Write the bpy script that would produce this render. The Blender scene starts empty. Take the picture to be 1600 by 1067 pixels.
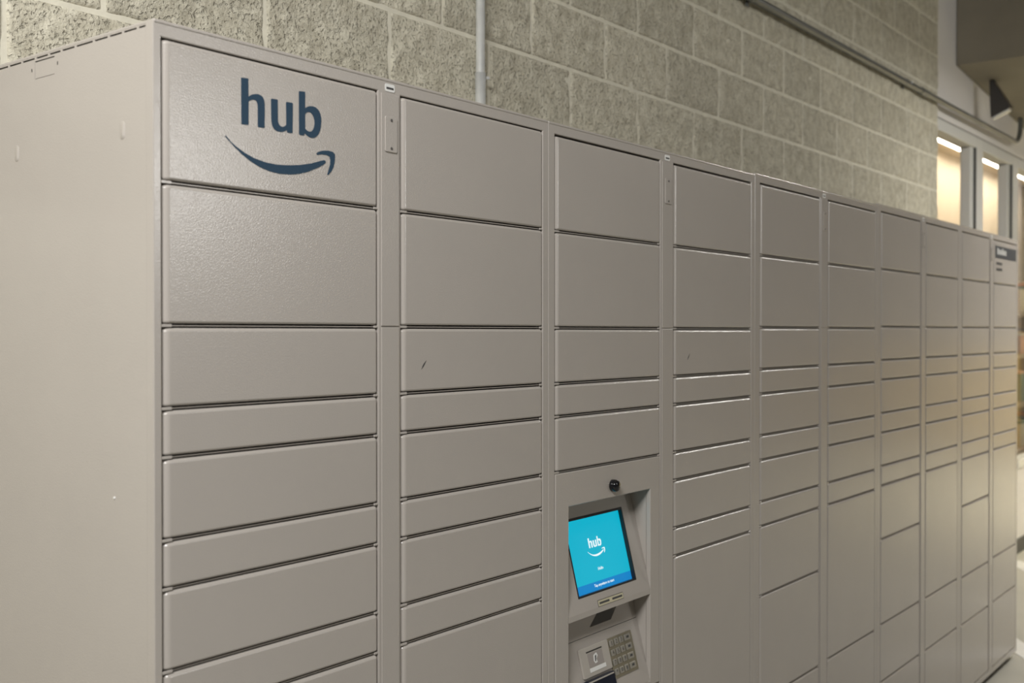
import bpy, math, random
from mathutils import Vector, noise
random.seed(7)
sc = bpy.context.scene
COL = sc.collection
Z0 = 1.985                      # height of the first door's top edge above the floor
PI = math.pi

# ------------------------------------------------------------------ camera
cam = bpy.data.cameras.new('camera')
cam.sensor_width = 36.0
cam.lens = 1699.04 / 1600 * 36
cam.clip_start = 0.05
cam.dof.use_dof = True
cam.dof.focus_distance = 2.15
cam.dof.aperture_fstop = 4.4
camo = bpy.data.objects.new('camera', cam)
COL.objects.link(camo)
camo.location = (-0.8917, -1.31096, Z0 - 0.40467)
camo.rotation_euler = (PI / 2 - 0.00873, 0.0, -0.90739)
sc.camera = camo

# ------------------------------------------------------------------ world, lights, exposure
sc.view_settings.view_transform = 'Standard'
sc.view_settings.look = 'None'
sc.view_settings.gamma = 1.0
sc.view_settings.use_curve_mapping = False
sc.view_settings.exposure = 0.0
w = bpy.data.worlds.new('world'); sc.world = w; w.use_nodes = True
bg = w.node_tree.nodes['Background']
bg.inputs['Color'].default_value = (1.0, 0.97, 0.93, 1)
bg.inputs['Strength'].default_value = 0.078

def area(name, loc, target, sx, sy, power, color):
    l = bpy.data.lights.new(name, 'AREA')
    l.shape = 'RECTANGLE'; l.size = sx; l.size_y = sy
    l.energy = power; l.color = color
    o = bpy.data.objects.new(name, l); COL.objects.link(o)
    o.location = loc
    o.rotation_euler = (Vector(target) - Vector(loc)).to_track_quat('-Z', 'Y').to_euler()
    return o

area('ceiling_lamp_left', (-1.75, -1.25, 3.3), (0.0, 0.2, 1.5), 1.2, 0.4, 109, (1.0, 0.988, 0.97))
area('ceiling_lamp_aisle', (5.3, -8.0, 3.15), (0.0, 0.0, 1.7), 0.9, 0.25, 80, (1.0, 0.985, 0.955))
area('hanging_lamp_right', (5.5, -1.17, 3.15), (5.5, -1.17, 0), 1.0, 0.12, 54, (1.0, 0.97, 0.92))
sf = area('storefront_floor_fill', (11.2, -0.75, 3.05), (11.2, -0.75, 0), 6.4, 0.3, 330, (1.0, 0.90, 0.66))  # added unseen lamp, warms the floor that the far doors reflect
sf.data.spread = math.radians(130)
area('end_wall_fill', (14.1, -0.6, 3.9), (15.0, -0.6, 1.0), 1.6, 0.25, 60, (1.0, 0.96, 0.92))  # added lamp, brightens the end wall for reflections in the far doors

# ------------------------------------------------------------------ materials
def new_mat(name):
    m = bpy.data.materials.new(name); m.use_nodes = True
    nt = m.node_tree; b = nt.nodes['Principled BSDF']
    return m, nt, b

def mat(name, col, rough=0.5, metal=0.0, var=0.0, vscale=8.0, bump=0.0, bscale=200.0, bdist=0.001, spec=0.5, detail=3.0):
    m, nt, b = new_mat(name)
    b.inputs['Base Color'].default_value = (*col, 1)
    b.inputs['Roughness'].default_value = rough
    b.inputs['Metallic'].default_value = metal
    b.inputs['Specular IOR Level'].default_value = spec
    tc = nt.nodes.new('ShaderNodeTexCoord')
    if var > 0:
        n = nt.nodes.new('ShaderNodeTexNoise'); n.inputs['Scale'].default_value = vscale; n.inputs['Detail'].default_value = 4
        nt.links.new(tc.outputs['Object'], n.inputs['Vector'])
        r = nt.nodes.new('ShaderNodeMapRange')
        r.inputs['From Min'].default_value = 0.3; r.inputs['From Max'].default_value = 0.7
        r.inputs['To Min'].default_value = 1 - var; r.inputs['To Max'].default_value = 1 + var
        nt.links.new(n.outputs['Fac'], r.inputs['Value'])
        mx = nt.nodes.new('ShaderNodeVectorMath'); mx.operation = 'SCALE'
        mx.inputs[0].default_value = col
        nt.links.new(r.outputs['Result'], mx.inputs['Scale'])
        nt.links.new(mx.outputs['Vector'], b.inputs['Base Color'])
    if bump > 0:
        n2 = nt.nodes.new('ShaderNodeTexNoise'); n2.inputs['Scale'].default_value = bscale; n2.inputs['Detail'].default_value = detail
        nt.links.new(tc.outputs['Object'], n2.inputs['Vector'])
        bp = nt.nodes.new('ShaderNodeBump'); bp.inputs['Strength'].default_value = bump; bp.inputs['Distance'].default_value = bdist
        nt.links.new(n2.outputs['Fac'], bp.inputs['Height'])
        nt.links.new(bp.outputs['Normal'], b.inputs['Normal'])
    return m

def emit(name, col, strength):
    m, nt, b = new_mat(name)
    b.inputs['Base Color'].default_value = (0.02, 0.02, 0.02, 1)
    b.inputs['Roughness'].default_value = 0.4
    b.inputs['Specular IOR Level'].default_value = 0.15
    b.inputs['Emission Color'].default_value = (*col, 1)
    b.inputs['Emission Strength'].default_value = strength
    return m

def srgb(r, g, b):
    f = lambda c: (c / 255 / 12.92) if c / 255 <= 0.04045 else ((c / 255 + 0.055) / 1.055) ** 2.4
    return (f(r), f(g), f(b))

PAINT = mat('taupe_powder_coat', (0.415, 0.383, 0.350), rough=0.21, var=0.02, vscale=5, bump=0.36, bscale=430, bdist=0.0006, detail=1.0)
DARK = mat('dark_interior', (0.03, 0.028, 0.025), rough=0.7)
NAVY = mat('navy_vinyl', srgb(38, 63, 83), rough=0.42, bump=0.4, bscale=330, bdist=0.0005, spec=0.22)
STICKER = mat('white_sticker', (0.72, 0.72, 0.70), rough=0.5)
INK = mat('dark_ink', (0.05, 0.05, 0.05), rough=0.6)
SCREW = mat('dark_screw', (0.10, 0.095, 0.09), rough=0.4, metal=0.6)
BLACKGLOSS = mat('black_gloss', (0.006, 0.006, 0.008), rough=0.12)
BLACK = mat('black_plastic', (0.012, 0.012, 0.014), rough=0.35)
STEEL = mat('brushed_steel', (0.36, 0.33, 0.25), rough=0.38, metal=0.85, var=0.05, vscale=40)
KEYCAP = mat('steel_key', (0.55, 0.53, 0.48), rough=0.32, metal=0.8)
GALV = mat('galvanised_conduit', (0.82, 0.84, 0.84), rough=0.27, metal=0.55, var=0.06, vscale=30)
GALVSHADE = mat('shaded_conduit', (0.105, 0.11, 0.10), rough=0.36, metal=0.0, var=0.08, vscale=20)  # conduit metal again, base colour darkened for shade on the horizontal run
READER = mat('reader_plastic', (0.40, 0.37, 0.33), rough=0.45)
SLOTBLUE = mat('dark_blue_plastic', (0.010, 0.014, 0.028), rough=0.22)
SCREENCY = emit('screen_cyan', srgb(0, 182, 210), 0.92)
SCREENBL = emit('screen_blue', srgb(0, 128, 196), 1.0)
SCREENWH = emit('screen_white', srgb(235, 250, 252), 1.0)
LABELTAN = mat('tan_label', (0.50, 0.46, 0.32), rough=0.5)
GLASSDARK = mat('scanner_glass', (0.085, 0.082, 0.078), rough=0.15)
WHITEWALL = mat('white_painted_wall', (0.76, 0.735, 0.71), rough=0.6, var=0.03, vscale=2, bump=0.1, bscale=60, bdist=0.002)
WHITEFRAME = mat('white_window_frame', (0.66, 0.66, 0.63), rough=0.4)
DARKGREY = mat('dark_grey', (0.06, 0.06, 0.055), rough=0.6)
CONCRETE = mat('beam_concrete', (0.24, 0.215, 0.165), rough=0.85, var=0.12, vscale=2.5, bump=0.3, bscale=40, bdist=0.004)
CEIL = mat('ceiling_concrete', (0.30, 0.28, 0.24), rough=0.9, var=0.1, vscale=1.5)
ROOMWALL = mat('shop_tan_wall', (0.58, 0.49, 0.37), rough=0.6, var=0.03, vscale=1)
ROOMCEIL = mat('shop_ceiling', (0.62, 0.52, 0.40), rough=0.7)
ROOMLAMP = emit('shop_lamp', (1.0, 0.90, 0.74), 20.0)
STRIPE = mat('white_road_paint', (0.78, 0.77, 0.74), rough=0.55, var=0.06, vscale=12)
FLOOR = mat('garage_concrete_floor', (0.46, 0.445, 0.39), rough=0.45, var=0.12, vscale=1.6, bump=0.15, bscale=30, bdist=0.002)
LAMPBODY = mat('lamp_bronze', (0.035, 0.030, 0.026), rough=0.45)
LENS = mat('lamp_lens', (0.55, 0.57, 0.56), rough=0.2)
ENDWHITE = mat('end_wall_white', (0.50, 0.48, 0.47), rough=0.7, var=0.04, vscale=1)
ENDWALL = mat('end_wall_warm_light', (0.72, 0.56, 0.27), rough=0.7, var=0.05, vscale=1)  # yellow imitates warm light reflected in the far doors

def glass_mat():
    m, nt, b = new_mat('window_glass')
    b.inputs['Base Color'].default_value = (0.97, 0.98, 0.97, 1)
    b.inputs['Roughness'].default_value = 0.0
    b.inputs['IOR'].default_value = 1.05
    b.inputs['Transmission Weight'].default_value = 1.0
    return m
GLASS = glass_mat()

def block_mat():
    m, nt, b = new_mat('split_face_block')
    b.inputs['Roughness'].default_value = 0.9
    b.inputs['Specular IOR Level'].default_value = 0.2
    tc = nt.nodes.new('ShaderNodeTexCoord')
    oi = nt.nodes.new('ShaderNodeObjectInfo')
    add = nt.nodes.new('ShaderNodeVectorMath'); add.operation = 'MULTIPLY_ADD'
    nt.links.new(tc.outputs['Object'], add.inputs[0]); add.inputs[1].default_value = (1, 1, 1)
    cmb = nt.nodes.new('ShaderNodeVectorMath'); cmb.operation = 'SCALE'
    cmb.inputs[0].default_value = (37.0, 11.0, 23.0)
    nt.links.new(oi.outputs['Random'], cmb.inputs['Scale'])
    nt.links.new(cmb.outputs['Vector'], add.inputs[2])
    V = add.outputs['Vector']
    n = nt.nodes.new('ShaderNodeTexNoise'); n.inputs['Scale'].default_value = 26; n.inputs['Detail'].default_value = 5; n.inputs['Roughness'].default_value = 0.6
    nt.links.new(V, n.inputs['Vector'])
    cr = nt.nodes.new('ShaderNodeValToRGB')
    cr.color_ramp.elements[0].position = 0.32; cr.color_ramp.elements[0].color = (0.47, 0.437, 0.342, 1)
    cr.color_ramp.elements[1].position = 0.62; cr.color_ramp.elements[1].color = (0.64, 0.607, 0.492, 1)
    nt.links.new(n.outputs['Fac'], cr.inputs['Fac'])
    # per-block tint
    mr = nt.nodes.new('ShaderNodeMapRange'); mr.inputs['To Min'].default_value = 0.93; mr.inputs['To Max'].default_value = 1.07
    nt.links.new(oi.outputs['Random'], mr.inputs['Value'])
    sc_ = nt.nodes.new('ShaderNodeVectorMath'); sc_.operation = 'SCALE'
    nt.links.new(cr.outputs['Color'], sc_.inputs[0]); nt.links.new(mr.outputs['Result'], sc_.inputs['Scale'])
    # pits: pores of the split face, their shade darkened into the colour too
    vn = nt.nodes.new('ShaderNodeTexNoise'); vn.inputs['Scale'].default_value = 130; vn.inputs['Detail'].default_value = 3.0
    nt.links.new(V, vn.inputs['Vector'])
    pit = nt.nodes.new('ShaderNodeMapRange'); pit.inputs['From Min'].default_value = 0.30; pit.inputs['From Max'].default_value = 0.46
    nt.links.new(vn.outputs['Fac'], pit.inputs['Value'])
    pc = nt.nodes.new('ShaderNodeMapRange'); pc.inputs['To Min'].default_value = 0.78; pc.inputs['To Max'].default_value = 1.0
    nt.links.new(pit.outputs['Result'], pc.inputs['Value'])
    s2 = nt.nodes.new('ShaderNodeVectorMath'); s2.operation = 'SCALE'
    nt.links.new(sc_.outputs['Vector'], s2.inputs[0]); nt.links.new(pc.outputs['Result'], s2.inputs['Scale'])
    nt.links.new(s2.outputs['Vector'], b.inputs['Base Color'])
    h1 = nt.nodes.new('ShaderNodeMath'); h1.operation = 'MULTIPLY_ADD'
    nt.links.new(pit.outputs['Result'], h1.inputs[0]); h1.inputs[1].default_value = 0.8
    nt.links.new(n.outputs['Fac'], h1.inputs[2])
    h2 = nt.nodes.new('ShaderNodeTexNoise'); h2.inputs['Scale'].default_value = 85; h2.inputs['Detail'].default_value = 6; h2.inputs['Roughness'].default_value = 0.65
    nt.links.new(V, h2.inputs['Vector'])
    h3 = nt.nodes.new('ShaderNodeMath'); h3.operation = 'MULTIPLY_ADD'
    nt.links.new(h2.outputs['Fac'], h3.inputs[0]); h3.inputs[1].default_value = 1.1
    nt.links.new(h1.outputs['Value'], h3.inputs[2])
    bp = nt.nodes.new('ShaderNodeBump'); bp.inputs['Strength'].default_value = 0.8; bp.inputs['Distance'].default_value = 0.007
    nt.links.new(h3.outputs['Value'], bp.inputs['Height'])
    nt.links.new(bp.outputs['Normal'], b.inputs['Normal'])
    return m
BLOCK = block_mat()
MORTAR = mat('pale_mortar', (0.66, 0.63, 0.52), rough=0.9, var=0.08, vscale=20, bump=0.3, bscale=150, bdist=0.002)

# ------------------------------------------------------------------ mesh helpers
WORLD = {}      # object name -> world location of a parent (parents never rotate)

class MB:
    def __init__(s): s.v = []; s.f = []
    def add(s, vs, fs):
        o = len(s.v); s.v += [tuple(p) for p in vs]; s.f += [tuple(i + o for i in f) for f in fs]; return s
    def box(s, x0, x1, y0, y1, z0, z1):
        return s.add([(x0,y0,z0),(x1,y0,z0),(x1,y1,z0),(x0,y1,z0),(x0,y0,z1),(x1,y0,z1),(x1,y1,z1),(x0,y1,z1)],
                     [(0,3,2,1),(4,5,6,7),(0,1,5,4),(1,2,6,5),(2,3,7,6),(3,0,4,7)])
    def prism(s, pts, ax, a, b):
        """polygon pts (two coords) pushed along axis ax from a to b"""
        n = len(pts)
        def p(q, t):
            q = list(q); q.insert(ax, t); return q
        vs = [p(q, a) for q in pts] + [p(q, b) for q in pts]
        fs = [tuple(range(n - 1, -1, -1)), tuple(range(n, 2 * n))] + [(i, (i + 1) % n, n + (i + 1) % n, n + i) for i in range(n)]
        return s.add(vs, fs)
    def tube(s, path, r, n=14, caps=True):
        rings = []
        P = [Vector(p) for p in path]
        for i, p in enumerate(P):
            d = (P[min(i + 1, len(P) - 1)] - P[max(i - 1, 0)]).normalized()
            ref = Vector((0, 1, 0)) if abs(d.y) < 0.9 else Vector((1, 0, 0))
            a = d.cross(ref).normalized(); b = d.cross(a)
            rr = r[i] if isinstance(r, (list, tuple)) else r
            rings.append([p + (a * math.cos(2 * PI * k / n) + b * math.sin(2 * PI * k / n)) * rr for k in range(n)])
        vs = [q for rg in rings for q in rg]; fs = []
        for i in range(len(P) - 1):
            for k in range(n):
                fs.append((i*n+k, i*n+(k+1) % n, (i+1)*n+(k+1) % n, (i+1)*n+k))
        if caps:
            fs.append(tuple(range(n))); fs.append(tuple(range((len(P)-1)*n, len(P)*n)))
        return s.add(vs, fs)
    def mapped(s, fn):
        s.v = [fn(p) for p in s.v]; return s
    def mesh(s, name, m, smooth=False, origin=None):
        me = bpy.data.meshes.new(name)
        vs = s.v if origin is None else [tuple(Vector(p) - Vector(origin)) for p in s.v]
        me.from_pydata(vs, [], s.f); me.validate()
        import bmesh
        bm = bmesh.new(); bm.from_mesh(me)
        bmesh.ops.recalc_face_normals(bm, faces=bm.faces); bm.to_mesh(me); bm.free()
        me.materials.append(m)
        if smooth:
            for p in me.polygons: p.use_smooth = True
        return me
    def build(s, name, m, parent=None, smooth=False, bevel=0.0, seg=2, **props):
        lo = Vector([min(p[i] for p in s.v) for i in range(3)]); hi = Vector([max(p[i] for p in s.v) for i in range(3)])
        c = (lo + hi) / 2
        return place(name, s.mesh(name, m, smooth, c), c, parent, bevel, seg, **props)

def place(name, me, c, parent=None, bevel=0.0, seg=2, **props):
    o = bpy.data.objects.new(name, me); COL.objects.link(o)
    c = Vector(c); WORLD[o.name] = c
    if parent is not None:
        o.parent = parent; o.location = c - WORLD[parent.name]
    else:
        o.location = c
    if bevel:
        b = o.modifiers.new('bevel', 'BEVEL'); b.width = bevel; b.segments = seg; b.limit_method = 'ANGLE'; b.angle_limit = 0.6
        b.harden_normals = False
    for k, v in props.items(): o[k] = v
    return o

def thing(name, label, cat, loc, group=None):
    o = bpy.data.objects.new(name, None); COL.objects.link(o)
    o.location = loc; WORLD[o.name] = Vector(loc); o.empty_display_size = 0.1
    o['label'] = label; o['category'] = cat
    if group: o['group'] = group
    return o

def struct_root(name, loc=(0, 0, 0)):
    o = bpy.data.objects.new(name, None); COL.objects.link(o); o.location = loc
    WORLD[o.name] = Vector(loc); o['kind'] = 'structure'
    return o

def plate(us, vs, holes, t, fn):
    """plate of thickness t cut on the grid us x vs, cells in holes left open; fn maps (u, v, depth)."""
    mb = MB(); idx = {}
    def vid(i, j, k):
        if (i, j, k) not in idx:
            idx[(i, j, k)] = len(mb.v); mb.v.append(tuple(fn(us[i], vs[j], t * k)))
        return idx[(i, j, k)]
    nu, nv = len(us) - 1, len(vs) - 1
    solid = lambda i, j: 0 <= i < nu and 0 <= j < nv and (i, j) not in holes
    for i in range(nu):
        for j in range(nv):
            if not solid(i, j): continue
            mb.f.append((vid(i,j,0), vid(i+1,j,0), vid(i+1,j+1,0), vid(i,j+1,0)))
            mb.f.append((vid(i,j,1), vid(i,j+1,1), vid(i+1,j+1,1), vid(i+1,j,1)))
            if not solid(i-1,j): mb.f.append((vid(i,j,0), vid(i,j+1,0), vid(i,j+1,1), vid(i,j,1)))
            if not solid(i+1,j): mb.f.append((vid(i+1,j,0), vid(i+1,j,1), vid(i+1,j+1,1), vid(i+1,j+1,0)))
            if not solid(i,j-1): mb.f.append((vid(i,j,0), vid(i,j,1), vid(i+1,j,1), vid(i+1,j,0)))
            if not solid(i,j+1): mb.f.append((vid(i,j+1,0), vid(i+1,j+1,0), vid(i+1,j+1,1), vid(i,j+1,1)))
    return mb

def rrect(x0, x1, z0, z1, r, n=5):
    pts = []
    for cx, cz, a0 in ((x1-r, z1-r, 0), (x0+r, z1-r, 90), (x0+r, z0+r, 180), (x1-r, z0+r, 270)):
        for k in range(n + 1):
            a = math.radians(a0 + 90 * k / n); pts.append((cx + r*math.cos(a), cz + r*math.sin(a)))
    return pts

DOORS = {}
def door_mesh(wd, ht):
    """sheet-metal door: broad rolled edge at the left, small folds on the other sides; front face at y = 0, centred."""
    key = (round(wd, 4), round(ht, 4))
    if key in DOORS: return DOORS[key]
    def prof(L, a, ra, b, rb, dep_a, dep_b):
        ps = []
        for k in range(a + 1):
            t = (PI / 2) * k / a
            ps.append((ra * (1 - math.cos(t)), dep_a * (1 - math.sin(t)), t))        # position, depth, angle of normal
        for k in range(b + 1):
            t = (PI / 2) * (1 - k / b)
            ps.append((L - rb * (1 - math.cos(t)), dep_b * (1 - math.sin(t)), PI - t))
        return ps
    px = prof(wd, 6, 0.0115, 4, 0.0045, 0.0085, 0.0045)
    pz = prof(ht, 4, 0.0040, 4, 0.0042, 0.0045, 0.0042)[:5]
    dp = 0.0
    cham = []
    steps = [(0.0052, 0), (0.0046, 16), (0.0036, 26), (0.0024, 34), (0.0012, 42), (0.0004, 60), (0.0, 90)]
    for q_ in range(len(steps)):
        if q_: 
            am = math.radians((steps[q_][1] + steps[q_ - 1][1]) / 2)
            dp += (steps[q_ - 1][0] - steps[q_][0]) * math.tan(min(am, 1.2))
        cham.append((ht - steps[q_][0], dp, PI / 2 + math.radians(steps[q_][1])))
    pz = pz + cham
    D = 0.016
    vs, fs, nm = [], [], []
    nx, nz = len(px), len(pz)
    for (x, dx, ax) in px:
        for (z, dz, az) in pz:
            vs.append((x - wd/2, min(dx + dz, D - 0.002), z - ht/2))
            n = Vector((-math.cos(ax), -1.0 * max(math.sin(ax) * math.sin(az), 0.02), -math.cos(az)))
            nm.append(n.normalized())
    V = lambda i, j: i * nz + j
    for i in range(nx - 1):
        for j in range(nz - 1):
            fs.append((V(i,j), V(i+1,j), V(i+1,j+1), V(i,j+1)))
    ring = [V(i, 0) for i in range(nx)] + [V(nx-1, j) for j in range(1, nz)] + [V(i, nz-1) for i in range(nx-2, -1, -1)] + [V(0, j) for j in range(nz-2, 0, -1)]
    b0 = len(vs)
    for r in ring:
        vs.append((vs[r][0], D, vs[r][2])); nm.append(Vector((0, 1, 0)))
    n = len(ring)
    skirt0 = len(fs)
    for k in range(n):
        fs.append((ring[k], b0 + k, b0 + (k+1) % n, ring[(k+1) % n]))
    fs.append(tuple(range(b0, b0 + n)))
    me = bpy.data.meshes.new('door'); me.from_pydata(vs, [], fs)
    me.materials.append(PAINT)
    for i, p in enumerate(me.polygons): p.use_smooth = i < skirt0
    ln = []
    for p in me.polygons:
        for li in p.loop_indices:
            ln.append(nm[me.loops[li].vertex_index] if p.use_smooth else p.normal.copy())
    me.normals_split_custom_set(ln)
    DOORS[key] = me
    return me

def flat_shape(name, outlines, m, parent, ydepth, to3d, thick=0.0006):
    """flat printed shape from closed 2-D outlines (holes allowed), mapped with to3d(u, v, n)."""
    cu = bpy.data.curves.new(name, 'CURVE'); cu.dimensions = '2D'; cu.fill_mode = 'BOTH'; cu.extrude = thick / 2
    for pts in outlines:
        sp = cu.splines.new('POLY'); sp.points.add(len(pts) - 1)
        for p, q in zip(sp.points, pts): p.co = (q[0], q[1], 0, 1)
        sp.use_cyclic_u = True
    return curve_to_obj(name, cu, m, parent, to3d, ydepth)

def curve_to_obj(name, cu, m, parent, to3d, lift):
    tmp = bpy.data.objects.new('tmp', cu)
    COL.objects.link(tmp)
    dg = bpy.context.evaluated_depsgraph_get()
    me0 = tmp.evaluated_get(dg).to_mesh()
    mb = MB(); mb.v = [to3d(v.co.x, v.co.y, v.co.z + lift) for v in me0.vertices]
    mb.f = [tuple(p.vertices) for p in me0.polygons]
    tmp.evaluated_get(dg).to_mesh_clear()
    bpy.data.objects.remove(tmp); bpy.data.curves.remove(cu)
    return mb.build(name, m, parent)

def text(name, body, size, u, v, m, parent, to3d, lift, align='CENTER', thick=0.0004):
    cu = bpy.data.curves.new(name, 'FONT'); cu.body = body; cu.size = size; cu.extrude = thick / 2
    cu.align_x = align; cu.align_y = 'CENTER'; cu.resolution_u = 3
    return curve_to_obj(name, cu, m, parent, lambda a, b, c: to3d(a + u, b + v, c), lift)

front = lambda u, v, n: (u, -n, Z0 + v)      # on the lockers' front plane, n outwards

# ------------------------------------------------------------------ setting
f = MB().box(-9, 26, -12, 6, -0.15, 0.0).build('floor', FLOOR, kind='structure')
MB().box(-9, 26, -12, 6, 4.25, 4.4).build('ceiling', CEIL, kind='structure')
# painted hatch stripes beyond the lockers (45-degree hatching)
def stripe(cx, cy, length, wid):
    d = Vector((0.814, 0.581)); n = Vector((-d.y, d.x))
    p = [Vector((cx, cy)) + d * a * length / 2 + n * b * wid / 2 for a, b in ((-1,-1),(1,-1),(1,1),(-1,1))]
    MB().prism([(q.x, q.y) for q in p], 2, 0.0, 0.003).build('painted_stripe', STRIPE, f)
for k in range(6):
    stripe(4.93 + 1.42 * k + 0.785 - 0.814, 0.0, 2.0, 0.115)

# block wall behind the lockers
WY = 0.6
wall = MB().box(-4.3, 5.50, WY + 0.0035, WY + 0.2, 0.0, 4.25).build('wall_back', MORTAR, kind='structure')
BL, CH, MJ = 0.391, 0.191, 0.0095
def block_mesh(seed, nx, nz, wd):
    ht = CH - MJ
    mb = MB(); rnd = random.Random(seed)
    off = Vector((rnd.random() * 50, rnd.random() * 50, 0))
    for i in range(nx + 1):
        for j in range(nz + 1):
            x = (i / nx - 0.5) * wd; z = (j / nz - 0.5) * ht
            e = min(i, nx - i, 1) * min(j, nz - j, 1)
            q = Vector((x, z, 0))
            d = noise.fractal(q * 14 + off, 0.8, 2.2, 5) * 0.0042 + noise.noise(q * 4 + off) * 0.002
            jx = (noise.noise(Vector((z * 30, off.x, 1))) * 0.0012) if i in (0, nx) else 0
            jz = (noise.noise(Vector((x * 30, off.y, 2))) * 0.0016) if j in (0, nz) else 0
            y = (d - 0.0005) if e else 0.0045
            mb.v.append((x + jx, y, z + jz))
    V = lambda i, j: i * (nz + 1) + j
    for i in range(nx):
        for j in range(nz):
            mb.f.append((V(i,j), V(i+1,j), V(i+1,j+1), V(i,j+1)))
    return mb.mesh('block', BLOCK, smooth=True)
FINE = [block_mesh(100 + k, 84, 40, BL - MJ) for k in range(6)]
MID = [block_mesh(200 + k, 40, 20, BL - MJ) for k in range(6)]
for c in range(-2, 8):
    zc = Z0 + 0.208 + CH * (c + 0.5) if c < 1 else Z0 + 0.208 + 0.1905 * (c + 0.5)
    off = 0.279 if c % 2 == 0 else 0.0835
    for k in range(-6, 15):
        x0 = off + BL * k; x1 = x0 + BL
        if x0 < -1.1 or x0 > 5.45: continue
        if zc < Z0 - 0.1 and not x1 < 0.9: continue
        if x1 > 5.5:
            wd = 5.50 - x0 - MJ / 2
            if wd < 0.04: continue
            me = block_mesh(300 + c, 14, 14, wd); xc = x0 + MJ / 2 + wd / 2
        else:
            me = random.choice(FINE if x0 < 2.3 else MID); xc = (x0 + x1) / 2
        place('block', me, (xc, WY, zc), wall)

# white storefront wall with windows beyond the block wall
SY = 0.625
WIN_TOP = Z0 + 0.765; WIN_BOT = Z0 - 1.38
wr = struct_root('wall_right', (5.5, SY, 0))
MB().box(5.50, 15, SY, SY + 0.14, WIN_TOP + 0.075, 4.25).build('wall_header', WHITEWALL, wr)
MB().box(5.50, 15, SY, SY + 0.14, 0, WIN_BOT).build('knee_wall', WHITEWALL, wr)
MB().box(5.50, 15, SY + 0.004, SY + 0.12, WIN_TOP + 0.068, WIN_TOP + 0.075).build('shadow_gap', DARKGREY, wr)
MB().box(5.50, 15, SY - 0.014, SY, 0.0, 0.10).build('baseboard_right', DARKGREY, kind='structure')
m0, pitch, mw = 6.445, 0.905, 0.15
edges = [5.43] + [m0 + pitch * k for k in range(0, 10)]
for i in range(9):
    a = edges[i] + (mw / 2); b = edges[i + 1] - mw / 2
    wn = struct_root('window_%d' % (i + 1), ((a + b) / 2, SY, WIN_BOT))
    # frame: head, sill and one mullion at the right
    MB().box(a, b, SY - 0.004, SY + 0.09, WIN_TOP, WIN_TOP + 0.068).build('head_rail', WHITEFRAME, wn, bevel=0.004)
    MB().box(a, b, SY - 0.012, SY + 0.09, WIN_BOT, WIN_BOT + 0.06).build('sill', WHITEFRAME, wn, bevel=0.004)
    MB().box(b, b + mw, SY - 0.004, SY + 0.09, WIN_BOT, WIN_TOP + 0.068).build('mullion', WHITEFRAME, wn, bevel=0.004)
    MB().box(b - 0.018, b - 0.0005, SY - 0.002, SY + 0.045, WIN_BOT + 0.06, WIN_TOP - 0.001).build('dark_strip', DARKGREY, wn)  # narrow dark grey strip beside the mullion
    MB().box(b - 0.090, b - 0.019, SY + 0.010, SY + 0.075, WIN_BOT + 0.06, WIN_TOP - 0.001).build('sash_stile', WHITEFRAME, wn, bevel=0.004)
    MB().box(a + 0.0005, b - 0.091, SY + 0.066, SY + 0.072, WIN_BOT + 0.06, WIN_TOP - 0.001).build('pane', GLASS, wn)

# the room behind the glass
RB = 2.75; RC = Z0 + 1.80
room = struct_root('wall_shop', (10, RB, 0))
MB().box(5.3, 25.9, RB, RB + 0.1, 0, RC).build('room_wall', ROOMWALL, room)
MB().box(5.3, 25.9, SY + 0.15, RB, RC, RC + 0.1).build('room_ceiling', ROOMCEIL, room)
MB().box(5.3, 5.4, SY + 0.21, RB, 0, RC).build('room_side_wall', ROOMWALL, room)
for yy, lab in ((RB - 0.62, 'long glowing ceiling strip lamp behind the storefront windows, farther from the tan wall'),
                (RB - 0.34, 'long glowing ceiling strip lamp behind the storefront windows, close along the tan wall')):
    t = thing('strip_lamp', lab, 'lamp', (11.5, yy, RC), 'shop ceiling strips')
    MB().box(7.5, 16.5, yy - 0.08, yy + 0.08, RC - 0.045, RC - 0.001).build('lamp_housing', WHITEFRAME, t)
    MB().box(7.53, 16.47, yy - 0.06, yy + 0.06, RC - 0.055, RC - 0.0455).build('lamp_diffuser', ROOMLAMP, t)

# far end of the garage, out of view; yellow dado stands in for warm light
we = struct_root('wall_end', (15.0, -5, 0))
MB().box(15.0, 15.2, -12, SY, 1.30, 4.25).build('upper_wall', ENDWHITE, we)
MB().box(14.995, 15.2, -12, SY, 0, 1.30).build('warm_light_dado', ENDWALL, we)

# sloping concrete beam
mb = MB()
L = [(5.93, 0.62, Z0 + 1.20), (8.6, 0.62, Z0 + 0.98), (8.6, 0.62, Z0 + 2.2), (5.93, 0.62, Z0 + 2.2)]
mb.add(L + [(x, -3.4, z) for x, _, z in L], [(0,1,2,3), (4,7,6,5), (0,4,5,1), (1,5,6,2), (2,6,7,3), (3,7,4,0)])
mb.build('concrete_beam', CONCRETE, label='sloping grey-brown concrete beam jutting from the white wall above the windows', category='beam')

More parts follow.
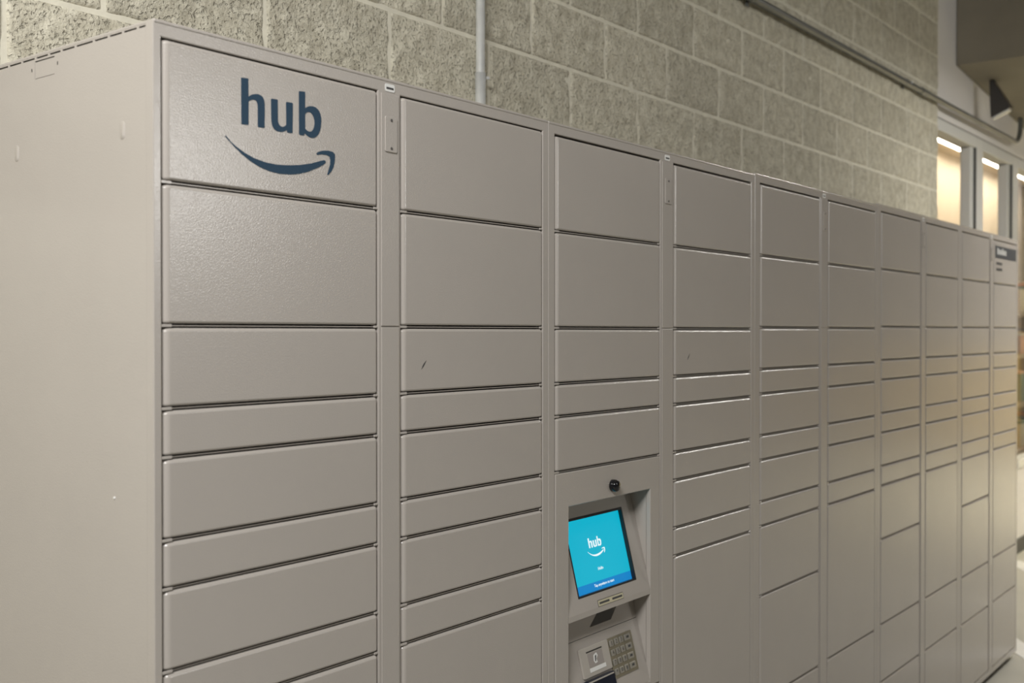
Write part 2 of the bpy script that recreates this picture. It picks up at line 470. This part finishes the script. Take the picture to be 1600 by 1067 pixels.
# ------------------------------------------------------------------ lockers
UX = [-0.0155, 0.9066, 1.8668, 2.8263, 3.797, 4.7586]
DZ = [0.0, -0.0005, 0.004, 0.010, 0.011]
XL = [0.0, 0.4754, 0.9318, 1.4222, 1.9012, 2.3849, 2.8604, 3.3486, 3.8266, 4.3126]
XR = [0.4163, 0.8853, 1.3546, 1.8421, 2.3179, 2.803, 3.2838, 3.7682, 4.2467, 4.729]
T = [0, .199, .399, .5149, .5833, .6992, .7676, .8835, .9520]
ROWS = {
 0: T + [1.148, 1.44, 1.64, 1.938],
 1: T + [1.44, 1.64, 1.938],
 2: T[:6],
 3: T + [1.44, 1.64, 1.938],
 4: T + [1.146, 1.44, 1.64, 1.938],
 5: T + [1.436, 1.64, 1.938],
 6: T + [1.139, 1.436, 1.637, 1.938],
 7: T + [1.437, 1.639, 1.938],
 8: T + [1.148, 1.446, 1.645, 1.938],
 9: T + [1.441, 1.642, 1.938]}
GAP = 0.0064
BOT = -1.938
UNITLAB = [
 'nearest parcel locker unit at left, navy lettering and curved arrow on its top door',
 'taupe parcel locker unit with the glowing cyan touchscreen and keypad',
 'taupe parcel locker unit right of the touchscreen unit, all plain doors',
 'taupe parcel locker unit second from the far right end of the row',
 'farthest parcel locker unit at right, dark label on its top right door']
units = []
for u in range(5):
    dz = DZ[u]; ZU = Z0 + dz
    x0, x1 = UX[u] + 0.0004, UX[u + 1] - 0.0004
    un = thing('parcel_locker_unit', UNITLAB[u], 'locker', ((x0 + x1) / 2, 0.28, 0), 'parcel locker units in one row')
    units.append(un)
    ca, cb = 2 * u, 2 * u + 1
    g = 0.0026
    al, ar, bl, br = XL[ca] - g, XR[ca] + g, XL[cb] - g, XR[cb] + g
    fr = plate([x0, al, ar, bl, br, x1], [BOT - 0.022, BOT + 0.002, 0.0040, 0.0262], {(1, 1), (3, 1)}, 0.018,
               lambda a, b, t: (a, 0.0006 + t, ZU + b))
    fr.build('face_frame', PAINT, un, bevel=0.0014)
    # carcass: sheet metal box open to the front
    zt, zb = ZU + 0.0255, ZU + BOT - 0.015
    t = 0.0012; ya, yb = 0.0188, 0.56
    cz = MB()
    if u == 0:
        cz.box(x0 + 0.003, x0 + 0.0042, ya, yb, zb, zt - 0.010)
    else:
        cz.box(x0 + 0.0012, x0 + 0.0012 + t, ya, yb, zb, zt)
    cz.box(x1 - 0.0012 - t, x1 - 0.0012, ya, yb, zb, zt)
    cz.box(x0 + 0.0045, x1 - 0.0045, yb - t, yb, zb, zt - 0.004)
    cz.box(x0 + 0.0045, x1 - 0.0045, ya, yb - 0.002, zb, zb + t)
    cz.box(ar + 0.01, bl - 0.01, ya, yb - 0.002, zb + 0.002, zt - 0.004)
    cz.build('carcass', PAINT if u else DARK, un)  # first carcass near-black, so the shade behind the side slots is in its colour
    MB().box(x0 + 0.0004, x1 - 0.0004, -0.0004, 0.5605, zt - 0.0042, zt + 0.0018).build('top_panel', PAINT, un, bevel=0.0024, seg=4)
    MB().box(x0 + 0.02, x1 - 0.02, 0.03, 0.54, 0.0, zb - 0.0005).build('base_shade', DARK, un)  # near-black block stands in for the shaded gap under the unit
    # hinge strip between the two door columns, upper and lower half
    sx0, sx1 = XR[ca] + 0.0085, XL[cb] - 0.0075
    for (za, zc) in ((-0.3945, 0.0012), (BOT + 0.004, -0.3965)):
        MB().box(sx0, sx1, -0.0016, 0.0004, ZU + za, ZU + zc).build('hinge_strip', PAINT, un, bevel=0.0011)
    xm = (sx0 + sx1) / 2 + 0.0005
    cp = MB().prism(rrect(xm - 0.0145, xm + 0.0145, ZU - 0.098, ZU - 0.037, 0.0035), 1, -0.0036, -0.0017).build('cover_plate', PAINT, un, bevel=0.0006, seg=1)
    for zz in (-0.0435, -0.0915):
        MB().tube([(xm, -0.0046, ZU + zz), (xm, -0.0037, ZU + zz)], 0.0024, 8).build('screw', SCREW, cp)
    st = MB().prism(rrect(xm - 0.0115, xm + 0.0115, ZU + 0.0055, ZU + 0.0185, 0.0028), 1, -0.0002, 0.0005).build('asset_sticker', STICKER, un, label='small white asset sticker')
    MB().box(xm - 0.0085, xm + 0.0085, -0.0005, -0.00021, ZU + 0.0095, ZU + 0.0130).build('sticker_print', INK, st)
    # doors and the shelf edges between them
    for c in (ca, cb):
        rows = ROWS[c]; wd = XR[c] - XL[c]
        for k in range(len(rows) - 1):
            top = -rows[k] + (0.0018 if (u == 0 and k == 0) else 0); bot = -rows[k + 1] + GAP
            d = place('door', door_mesh(round(wd, 3), round(top - bot, 4)), ((XL[c] + XR[c]) / 2, 0.0, ZU + (top + bot) / 2), un)
            if c == 0 and k == 0: logo_door = d
            if c == 9 and k == 0: sign_door = d
            if c == 1 and k == 2: scuff_a = d
            if c == 3 and k == 2: scuff_b = d
        for k in range(1, len(rows) - (0 if c == 2 else 1)):
            z = ZU - rows[k] + GAP / 2
            s_ = MB().box(XL[c] - 0.002, XR[c] + 0.002, 0.0042, 0.0180, z - 0.0010, z + 0.0010)
            s_.box(XL[c] - 0.002, XL[c] + 0.0145, 0.0012, 0.0041, z - 0.0021, z + 0.0021)
            s_.box(XR[c] - 0.0065, XR[c] + 0.002, 0.0012, 0.0041, z - 0.0019, z + 0.0019)
            s_.build('shelf_edge', PAINT, un, bevel=0.0006, seg=1)

U1, U2, U5 = units[0], units[1], units[4]

# printed lettering and curved arrow on the first door
HUB_H = [(0.1335,-0.0281),(0.1348,-0.0274),(0.1453,-0.0267),(0.1465,-0.0271),(0.1467,-0.0539),(0.15,-0.0513),(0.1543,-0.049),(0.1596,-0.0476),(0.165,-0.0468),(0.1699,-0.0477),(0.1738,-0.05),(0.1762,-0.0544),(0.1772,-0.0602),(0.1772,-0.068),(0.1769,-0.0953),(0.1758,-0.0959),(0.1653,-0.0963),(0.1642,-0.0956),(0.1641,-0.065),(0.1634,-0.0608),(0.1613,-0.0577),(0.1579,-0.0564),(0.1532,-0.057),(0.1494,-0.0589),(0.1469,-0.061),(0.1466,-0.095),(0.1455,-0.096),(0.1348,-0.0966),(0.1338,-0.0959)]
HUB_U = [(0.1895,-0.0499),(0.1908,-0.0492),(0.2014,-0.0486),(0.2023,-0.0491),(0.2025,-0.0779),(0.2031,-0.0834),(0.2053,-0.087),(0.2089,-0.0888),(0.2125,-0.0888),(0.2165,-0.0869),(0.2192,-0.0846),(0.2189,-0.0504),(0.22,-0.0493),(0.2309,-0.0488),(0.2321,-0.0495),(0.2315,-0.095),(0.2303,-0.096),(0.2217,-0.0964),(0.2208,-0.0958),(0.2201,-0.0922),(0.2165,-0.0947),(0.2109,-0.0969),(0.2053,-0.0975),(0.1997,-0.0969),(0.1951,-0.0947),(0.192,-0.0908),(0.1903,-0.085),(0.1899,-0.079)]
HUB_B = [(0.2445,-0.0291),(0.2457,-0.0282),(0.2561,-0.0272),(0.2573,-0.0278),(0.257,-0.053),(0.2615,-0.0501),(0.2669,-0.0482),(0.2733,-0.0473),(0.2792,-0.0482),(0.2845,-0.0511),(0.2881,-0.0556),(0.2903,-0.0616),(0.2907,-0.0679),(0.29,-0.0762),(0.288,-0.0837),(0.2849,-0.0896),(0.2806,-0.0942),(0.2756,-0.0969),(0.2701,-0.0977),(0.2644,-0.097),(0.2593,-0.0946),(0.256,-0.0922),(0.2551,-0.0953),(0.2539,-0.0964),(0.246,-0.0964),(0.2448,-0.0957)]
HUB_BI = [(0.257,-0.0623),(0.2603,-0.0593),(0.2638,-0.0578),(0.2678,-0.0579),(0.2716,-0.06),(0.2747,-0.064),(0.2766,-0.0692),(0.2768,-0.0745),(0.2756,-0.0801),(0.2732,-0.085),(0.2697,-0.0877),(0.2654,-0.0886),(0.2612,-0.0876),(0.2572,-0.085)]
SMILE = [(0.1058,-0.1173),(0.1135,-0.1242),(0.1237,-0.1307),(0.1383,-0.1377),(0.1572,-0.1439),(0.1788,-0.1476),(0.2007,-0.1484),(0.2232,-0.1466),(0.2461,-0.1434),(0.2695,-0.1381),(0.2887,-0.1319),(0.2959,-0.1298),(0.2991,-0.1301),(0.3003,-0.1321),(0.2983,-0.1349),(0.2935,-0.1381),(0.2838,-0.143),(0.2648,-0.1514),(0.2461,-0.1572),(0.2277,-0.1605),(0.2051,-0.1618),(0.1853,-0.1601),(0.1679,-0.1561),(0.1509,-0.1497),(0.1341,-0.1408),(0.1196,-0.1309),(0.1094,-0.1231),(0.1044,-0.1188),(0.1046,-0.1178)]
ARROW = [(0.2803,-0.1216),(0.2839,-0.1182),(0.2935,-0.1148),(0.3057,-0.1132),(0.3155,-0.1141),(0.3197,-0.1172),(0.32,-0.1224),(0.3195,-0.1289),(0.3167,-0.1384),(0.3118,-0.1463),(0.3056,-0.1522),(0.3034,-0.1519),(0.3066,-0.1433),(0.3096,-0.1347),(0.3101,-0.1273),(0.3081,-0.1224),(0.302,-0.1206),(0.2911,-0.1211),(0.282,-0.123)]
for nm, outl in (('letter', [HUB_H]), ('letter', [HUB_U]), ('letter', [HUB_B, HUB_BI]), ('curved_line', [SMILE]), ('arrow_tip', [ARROW])):
    flat_shape(nm, outl, NAVY, logo_door, 0.0003, front)

# label on the far top right door
FX = lambda a, b, t: (a, -t, Z0 + b)
MB().box(4.342, 4.716, -0.0008, -0.0001, Z0 - 0.068, Z0 - 0.012).build('label_band', mat('label_navy', srgb(62, 66, 72), rough=0.5), sign_door, label='dark label band')
for a, b, z in ((4.375, 4.535, -0.038),):
    for k in range(6):
        xx = a + k * 0.027
        MB().box(xx, xx + 0.018, -0.0014, -0.0009, Z0 + z - 0.012, Z0 + z + 0.010 + 0.006 * (k % 3 == 0)).build('label_print', STICKER, sign_door)
for z in (-0.092, -0.119):
    for k in range(5):
        xx = 4.362 + k * 0.021
        MB().box(xx, xx + 0.015, -0.0008, -0.0001, Z0 + z - 0.006, Z0 + z + 0.006).build('small_print', INK, sign_door)

# small scuffs on two doors
for dr, x, z, a in ((scuff_a, 0.5315, -0.463, 0.020), (scuff_b, 1.4945, -0.466, 0.020)):
    mb = MB(); ang = math.radians(50)
    du, dv = math.cos(ang), math.sin(ang)
    P = [(x - du * a / 2, z - dv * a / 2), (x + du * 0.001 , z - 0.0014), (x + du * a / 2, z + dv * a / 2), (x - 0.0014, z + 0.0012)]
    mb.prism([(p[0], Z0 + p[1]) for p in P], 1, -0.0004, 0.0002)
    mb.build('scuff_mark', INK, dr)

# side panel of the first unit: ventilation slots along the top, a knock-out, raised louvres
XS = UX[0] + 0.0012
sl = 0.0026                                  # slot height
ys = [0.0195, 0.0225]                        # y cuts: tabs and slots along the top edge
tabs = []
y = 0.0225
holes = set()
lens = [0.016, 0.031, 0.031, 0.034, 0.044, 0.034, 0.031, 0.034, 0.036, 0.036, 0.04, 0.04, 0.04]
ycuts = [0.0188]
slots = []
y = 0.0195
for L_ in lens:
    slots.append((y, y + L_)); y += L_ + 0.0052
kn = (0.258, 0.3145)
kg = 0.0012
allc = {0.0188, 0.560}
for a, b in slots:
    if b < 0.555: allc |= {a, b}
allc |= {kn[0], kn[1], kn[1] + kg}
allc = sorted(allc)
zc = [-1.955, -0.0125, -0.0125 + kg * 0.7, 0.0135, 0.0135 + kg * 1.6, 0.0185, 0.0185 + sl, 0.0254]
holes = set()
for i in range(len(allc) - 1):
    m_ = (allc[i] + allc[i + 1]) / 2
    if any(a < m_ < b for a, b in slots): holes.add((i, 5))
    if kn[0] < m_ < kn[1]: holes |= {(i, 1), (i, 3)}
    if kn[1] < m_ < kn[1] + kg: holes |= {(i, 1), (i, 2), (i, 3)}
sp = plate(allc, zc, holes, 0.0014, lambda a, b, t: (XS + t, a, Z0 + b))
side = sp.build('side_panel', PAINT, U1)
for yy, zz in ((0.077, -0.1185), (0.372, -0.1215)):
    # half-raised louvre: rounded long oval, proud at the front and bottom
    mb = MB(); n = 24; rw, rh = 0.0075, 0.0135
    ring0, ring1 = [], []
    for k in range(n):
        a = 2 * PI * k / n
        cy_, cz_ = math.cos(a), math.sin(a)
        oy, oz = rw * cy_, (rh - rw) * (1 if cz_ > 0 else -1) * (abs(cz_) > 1e-6) + rw * cz_
        ring0.append((XS, yy + oy, Z0 + zz + oz))
        h = 0.0026 * (0.5 - 0.5 * cy_) * (0.6 - 0.4 * cz_) + 0.0002
        ring1.append((XS - h, yy + oy * 0.72, Z0 + zz + oz * 0.86))
    mb.v = ring0 + ring1 + [(XS - 0.0009, yy, Z0 + zz)]
    for k in range(n):
        mb.f.append((k, (k + 1) % n, n + (k + 1) % n, n + k)); mb.f.append((n + k, n + (k + 1) % n, 2 * n))
    mb.build('louvre', PAINT, side, smooth=True)
for yy, zz in ((0.249, 0.003), (0.3245, 0.0025)):
    MB().box(XS - 0.0002, XS + 0.0004, yy - 0.0012, yy + 0.0012, Z0 + zz - 0.0026, Z0 + zz + 0.0026).build('pin_hole', DARK, side)
MB().tube([(XS - 0.0020, 0.099, Z0 - 0.643), (XS - 0.0012, 0.099, Z0 - 0.643), (XS + 0.0002, 0.099, Z0 - 0.643)], [0.0008, 0.0018, 0.0024], 10).build('dent_speck', STICKER, side, smooth=True)  # small white bump standing for a dent in the panel

# ------------------------------------------------------------------ console with touchscreen
ox0, ox1 = 0.980, 1.3116
A0, A1 = (0.059, -0.772), (0.0, -1.006)
B0, B1 = (0.052, -1.022), (0.0, -1.222)
cx0, cx1, ct, cb_ = XL[2], XR[2], -T[5], -1.2350
mb = plate([cx0, ox0, ox1, cx1], [cb_, -1.222, -0.772, ct], {(1, 1)}, 0.012, lambda a, b, t: (a, t, Z0 + b))
mb.build('console_face', PAINT, U2, bevel=0.0022, seg=3)
def pan(o0, o1):
    d = Vector((0, o1[0] - o0[0], o1[1] - o0[1])).normalized(); nrm = Vector((0, d.z, -d.y))
    if nrm.y > 0: nrm = -nrm
    base = Vector((0, o0[0], o0[1] + Z0))
    return lambda u, v, n: tuple(Vector((u, 0, 0)) + base + d * v + nrm * n)
PA, PB = pan(A0, A1), pan(B0, B1)
LA, LB = 0.24132, 0.20665
mb = MB()
prof = [(0.0, -0.7715), A0, A1, (0.0, -1.018), B0, B1]
# upper sloping panel with the screen opening
su0, su1, sv0, sv1 = 1.026, 1.262, 0.0415, 0.2115
up = plate([ox0, su0, su1, ox1], [0, sv0, sv1, LA], {(1, 1)}, 0.0105, lambda a, b, t: PA(a, b, -t))
up.build('screen_panel', PAINT, U2)
lo = plate([ox0, ox1], [0, 0.0578, 0.0590, LB], {(0, 1)}, 0.003, lambda a, b, t: PB(a, b, -t))
lo.build('keypad_panel', PAINT, U2)
cw = MB()
q = lambda x, y, z: (x, y, Z0 + z)
for xx in (ox0, ox1):                        # side cheeks of the two recesses
    o_ = -0.0008 if xx == ox0 else 0.0008
    cw.prism([(0.0121, -0.772 + Z0), (0.075, -0.772 + Z0), (0.075, -1.2215 + Z0), (0.0121, -1.2215 + Z0)], 0, xx + o_, xx + 3 * o_)
cw.box(ox0, ox1, 0.0121, 0.075, Z0 - 0.7715, Z0 - 0.7705)
cw.build('recess_walls', PAINT, U2)
lp = MB().prism([(0.0, -1.006 + Z0), (0.0, -1.018 + Z0), (0.0525, -1.0205 + Z0), (0.0525, -1.0195 + Z0), (0.006, -1.009 + Z0)], 0, ox0 + 0.0004, ox1 - 0.0004)
lp.build('console_lip', PAINT, U2)
# touchscreen
ts = plate([su0 + 0.0003, su0 + 0.004, su1 - 0.004, su1 - 0.0003], [sv0 + 0.0003, sv0 + 0.006, sv1 - 0.004, sv1 - 0.0003], {(1, 1)}, 0.0096, lambda a, b, t: PA(a, b, 0.0004 - t)).build('touchscreen', BLACK, U2)
dpt = -0.0085
def panel_box(P, u0, u1, v0, v1, n0, n1):
    mb = MB().box(u0, u1, v0, v1, n0, n1); return mb.mapped(lambda p: P(*p))
vb = 0.1885
panel_box(PA, su0 + 0.0042, su1 - 0.0042, sv0 + 0.0062, vb, dpt - 0.0006, dpt).build('screen_image', SCREENCY, ts)
panel_box(PA, su0 + 0.0042, su1 - 0.0042, vb, sv1 - 0.0042, dpt - 0.0006, dpt).build('screen_banner', SCREENBL, ts)
scl = 0.0590 / 0.2147 * 1.15
hu, hv = 1.1395, 0.1080
MAPS = lambda u, v, n: PA(hu + (u - 0.212) * scl, hv - (v + 0.075) * scl, dpt + n)
for nm, outl in (('screen_letter', [HUB_H]), ('screen_letter', [HUB_U]), ('screen_letter', [HUB_B, HUB_BI]), ('screen_curve', [SMILE]), ('screen_arrow', [ARROW])):
    flat_shape(nm, outl, SCREENWH, ts, 0.0004, MAPS)
MTX = lambda u, v, n: PA(u, -v, dpt + n)
text('screen_greeting', 'Hello', 0.0095, 1.1420, -0.1630, SCREENWH, ts, MTX, 0.0004)
text('screen_prompt', 'Tap anywhere to start', 0.0088, 1.1450, -0.1968, SCREENWH, ts, MTX, 0.0004)
# camera eye above the screen
ey = thing  # (kept as a part of the unit)
MB().tube([(1.148, 0.001, Z0 - 0.7455), (1.148, -0.0045, Z0 - 0.7455), (1.148, -0.0125, Z0 - 0.7455), (1.148, -0.0150, Z0 - 0.7455), (1.148, -0.0160, Z0 - 0.7455)],
          [0.0135, 0.0135, 0.0130, 0.0105, 0.004], 24).build('camera_eye', BLACKGLOSS, U2, smooth=True, label='glossy black round camera eye')
# label below the screen, scanner window
panel_box(PA, 1.0928, 1.1957, 0.2268, 0.2412, 0.0001, 0.0004).build('label_border', INK, U2)
lb = panel_box(PA, 1.0940, 1.1945, 0.2280, 0.2402, 0.0004, 0.0007)
lb = lb.build('screen_label', LABELTAN, U2, label='small tan printed label')
for a, b in ((1.0985, 1.138), (1.150, 1.190)):
    panel_box(PA, a, b, 0.2318, 0.2362, 0.0007, 0.0010).build('label_print', INK, lb)
mb = MB().prism([(1.120, 0.042), (1.205, 0.042), (1.246, 0.012), (1.168, 0.012)], 2, 0.0001, 0.0010).mapped(lambda p: PB(*p))
mb.build('scanner_window', GLASSDARK, U2)
# card reader
cr_ = MB().prism(rrect(1.0563, 1.1688, 0.0790, 0.1425, 0.003), 2, 0.0001, 0.005).mapped(lambda p: PB(*p)).build('card_reader', READER, U2, bevel=0.001)
panel_box(PB, 1.080, 1.1415, 0.0885, 0.0915, 0.0051, 0.0054).build('card_slot', DARK, cr_)
panel_box(PB, 1.083, 1.1405, 0.0935, 0.1235, 0.0051, 0.0055).build('reader_inset', mat('reader_inset', (0.30, 0.27, 0.25), rough=0.5), cr_)
MB().prism([(1.1045, 0.100), (1.116, 0.0965), (1.1195, 0.103), (1.1125, 0.110), (1.1150, 0.117), (1.106, 0.1185), (1.1020, 0.1120)], 2, 0.0056, 0.0062).mapped(lambda p: PB(*p)).build('card_symbol', STICKER, cr_)
MB().prism([(1.1085, 0.1025), (1.1140, 0.1010), (1.1105, 0.1100), (1.1085, 0.1150), (1.1060, 0.1130)], 2, 0.0063, 0.0066).mapped(lambda p: PB(*p)).build('card_symbol_print', INK, cr_)
panel_box(PB, 1.0825, 1.1445, 0.1248, 0.1335, 0.0051, 0.0060).build('reader_strip', STICKER, cr_)
mb = MB().prism(rrect(1.0545, 1.1645, 0.1470, 0.1990, 0.004), 2, 0.0002, 0.011).mapped(lambda p: PB(*p))
sc_r = mb.build('card_swipe', SLOTBLUE, U2, bevel=0.002)
panel_box(PB, 1.060, 1.159, 0.1495, 0.1525, 0.0111, 0.0122).build('swipe_rim', READER, sc_r)
# keypad
kp = MB().prism(rrect(1.1712, 1.2724, 0.0798, 0.1688, 0.002), 2, 0.0001, 0.0022).mapped(lambda p: PB(*p)).build('keypad', STEEL, U2)
names = ['1', '2', '3', '', '4', '5', '6', '', '7', '8', '9', '', '*', '0', '#', '']
for r in range(4):
    for c in range(4):
        u = (1.1828, 1.2033, 1.2238, 1.2500)[c]; v = 0.0915 + 0.0212 * r
        hw = 0.0080 if c < 3 else 0.0125
        MB().prism(rrect(u - hw, u + hw, v - 0.0072, v + 0.0072, 0.002, 2), 2, 0.0022, 0.0052).mapped(lambda p: PB(*p)).build('key', KEYCAP, kp, bevel=0.0012, seg=1)
        if c < 3:
            cu = bpy.data.curves.new('key_mark', 'FONT'); cu.body = names[r * 4 + c]; cu.size = 0.0125; cu.extrude = 0.0001
            cu.align_x = 'CENTER'; cu.align_y = 'CENTER'; cu.resolution_u = 2
            curve_to_obj('key_mark', cu, INK, kp, (lambda uu, vv: lambda a, b, cc: PB(uu + a, vv - b, cc))(u, v), 0.0054)
        else:
            panel_box(PB, u - 0.005, u + 0.005, v - 0.003, v + 0.002, 0.0052, 0.0055).build('key_mark', INK, kp)

# ------------------------------------------------------------------ conduits
t = thing('conduit', 'shiny vertical metal conduit running down the block wall behind the lockers', 'conduit', (1.392, 0.583, 0.9))
MB().tube([(1.392, 0.583, 0.9), (1.392, 0.583, 2.0), (1.392, 0.583, Z0 + 0.862)], 0.0128, 20).build('pipe', GALV, t, smooth=True)
zc_ = Z0 + 0.300
MB().tube([(1.392, 0.583, zc_ - 0.28), (1.392, 0.583, zc_)], 0.0146, 20).build('coupling', GALV, t, smooth=True)
MB().tube([(1.406, 0.575, zc_ - 0.012), (1.414, 0.570, zc_ - 0.012)], 0.0045, 8).build('set_screw', GALV, t)
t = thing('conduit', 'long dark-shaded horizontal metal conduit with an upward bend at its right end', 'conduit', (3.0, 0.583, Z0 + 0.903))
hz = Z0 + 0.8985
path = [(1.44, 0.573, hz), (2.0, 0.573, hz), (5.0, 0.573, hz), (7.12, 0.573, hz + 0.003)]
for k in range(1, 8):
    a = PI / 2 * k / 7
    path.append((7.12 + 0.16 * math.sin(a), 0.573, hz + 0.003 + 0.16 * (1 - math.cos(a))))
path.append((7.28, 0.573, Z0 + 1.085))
MB().tube(path, 0.0165, 16).build('pipe', GALVSHADE, t, smooth=True)
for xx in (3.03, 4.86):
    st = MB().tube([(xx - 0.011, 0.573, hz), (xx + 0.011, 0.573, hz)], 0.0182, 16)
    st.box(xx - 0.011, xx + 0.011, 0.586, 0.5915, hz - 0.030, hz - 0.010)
    st = st.build('strap', GALVSHADE, t)
    MB().tube([(xx, 0.582, hz - 0.0245), (xx, 0.5858, hz - 0.0245)], 0.004, 8).build('screw', GALVSHADE, st)
MB().box(1.342, 1.442, 0.540, 0.590, hz - 0.04, hz + 0.06).build('junction_box', GALVSHADE, t, bevel=0.003)
MB().tube([(5.10, 0.573, hz), (5.22, 0.573, hz)], 0.0195, 16).build('coupling', GALVSHADE, t, smooth=False)
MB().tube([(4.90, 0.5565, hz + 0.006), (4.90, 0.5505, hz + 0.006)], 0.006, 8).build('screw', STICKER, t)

# ------------------------------------------------------------------ wall lamp under the beam
t = thing('beam_lamp', 'dark wedge-shaped lamp hanging under the concrete beam near the white wall', 'lamp', (6.33, 0.48, Z0 + 1.17))
LX0, LX1 = 6.29, 6.37
MB().prism([(0.528, Z0 + 1.165), (0.508, Z0 + 1.165), (0.408, Z0 + 0.995), (0.408, Z0 + 0.980), (0.520, Z0 + 0.930)], 0, LX0, LX1).build('lamp_hood', LAMPBODY, t, bevel=0.004)
MB().prism([(0.512, Z0 + 0.9325), (0.416, Z0 + 0.9755), (0.418, Z0 + 0.966), (0.512, Z0 + 0.924)], 0, LX0 + 0.008, LX1 - 0.008).build('lamp_lens', LENS, t)
MB().box(LX0 + 0.02, LX1 - 0.02, 0.508, 0.526, Z0 + 1.1655, Z0 + 1.20).build('bracket', LAMPBODY, t)

# ------------------------------------------------------------------ goods on the shelves behind the glass, at the far right
sh = thing('display_shelf', 'display shelving with goods behind the storefront glass right of the lockers', 'shelf', (9.0, 1.15, 0))
SHELF = mat('shelf_wood', (0.42, 0.32, 0.22), rough=0.6)
for zz in (0.56, 0.95, 1.36, 1.72):
    MB().box(8.65, 10.0, 0.95, 1.35, zz, zz + 0.03).build('shelf_board', SHELF, sh)
for xx in (8.62, 10.001):
    MB().box(xx, xx + 0.0295, 0.95, 1.35, 0.0, 2.05).build('upright', SHELF, sh)
cols = [(0.50, 0.20, 0.10), (0.10, 0.14, 0.10), (0.60, 0.45, 0.30), (0.55, 0.30, 0.20), (0.18, 0.18, 0.20), (0.62, 0.55, 0.42)]
gm = [mat('carton_paint_%d' % i, c_, rough=0.6) for i, c_ in enumerate(cols)]
adj = ['rust red', 'dark green', 'tan', 'terracotta', 'charcoal', 'cream']
pos = ['bottom', 'second', 'third', 'top']
for r, zz in enumerate((0.591, 0.981, 1.391, 1.751)):
    for k in range(3):
        i = (k * 5 + r * 2) % 6
        x = 8.72 + k * 0.43; h = 0.16 + 0.04 * ((k + r) % 3)
        b = thing('carton', '%s carton at the %s of the %s display shelf behind the glass' % (adj[i], ('left', 'middle', 'right')[k], pos[r]), 'box', (x + 0.16, 1.12, zz), 'cartons on the display shelves')
        MB().box(x, x + 0.32, 1.0, 1.25, zz, zz + h).build('carton_body', gm[i], b, bevel=0.004)
        MB().box(x - 0.003, x + 0.323, 0.997, 1.253, zz + h + 0.0005, zz + h + 0.02).build('carton_lid', gm[(i + 2) % 6], b)
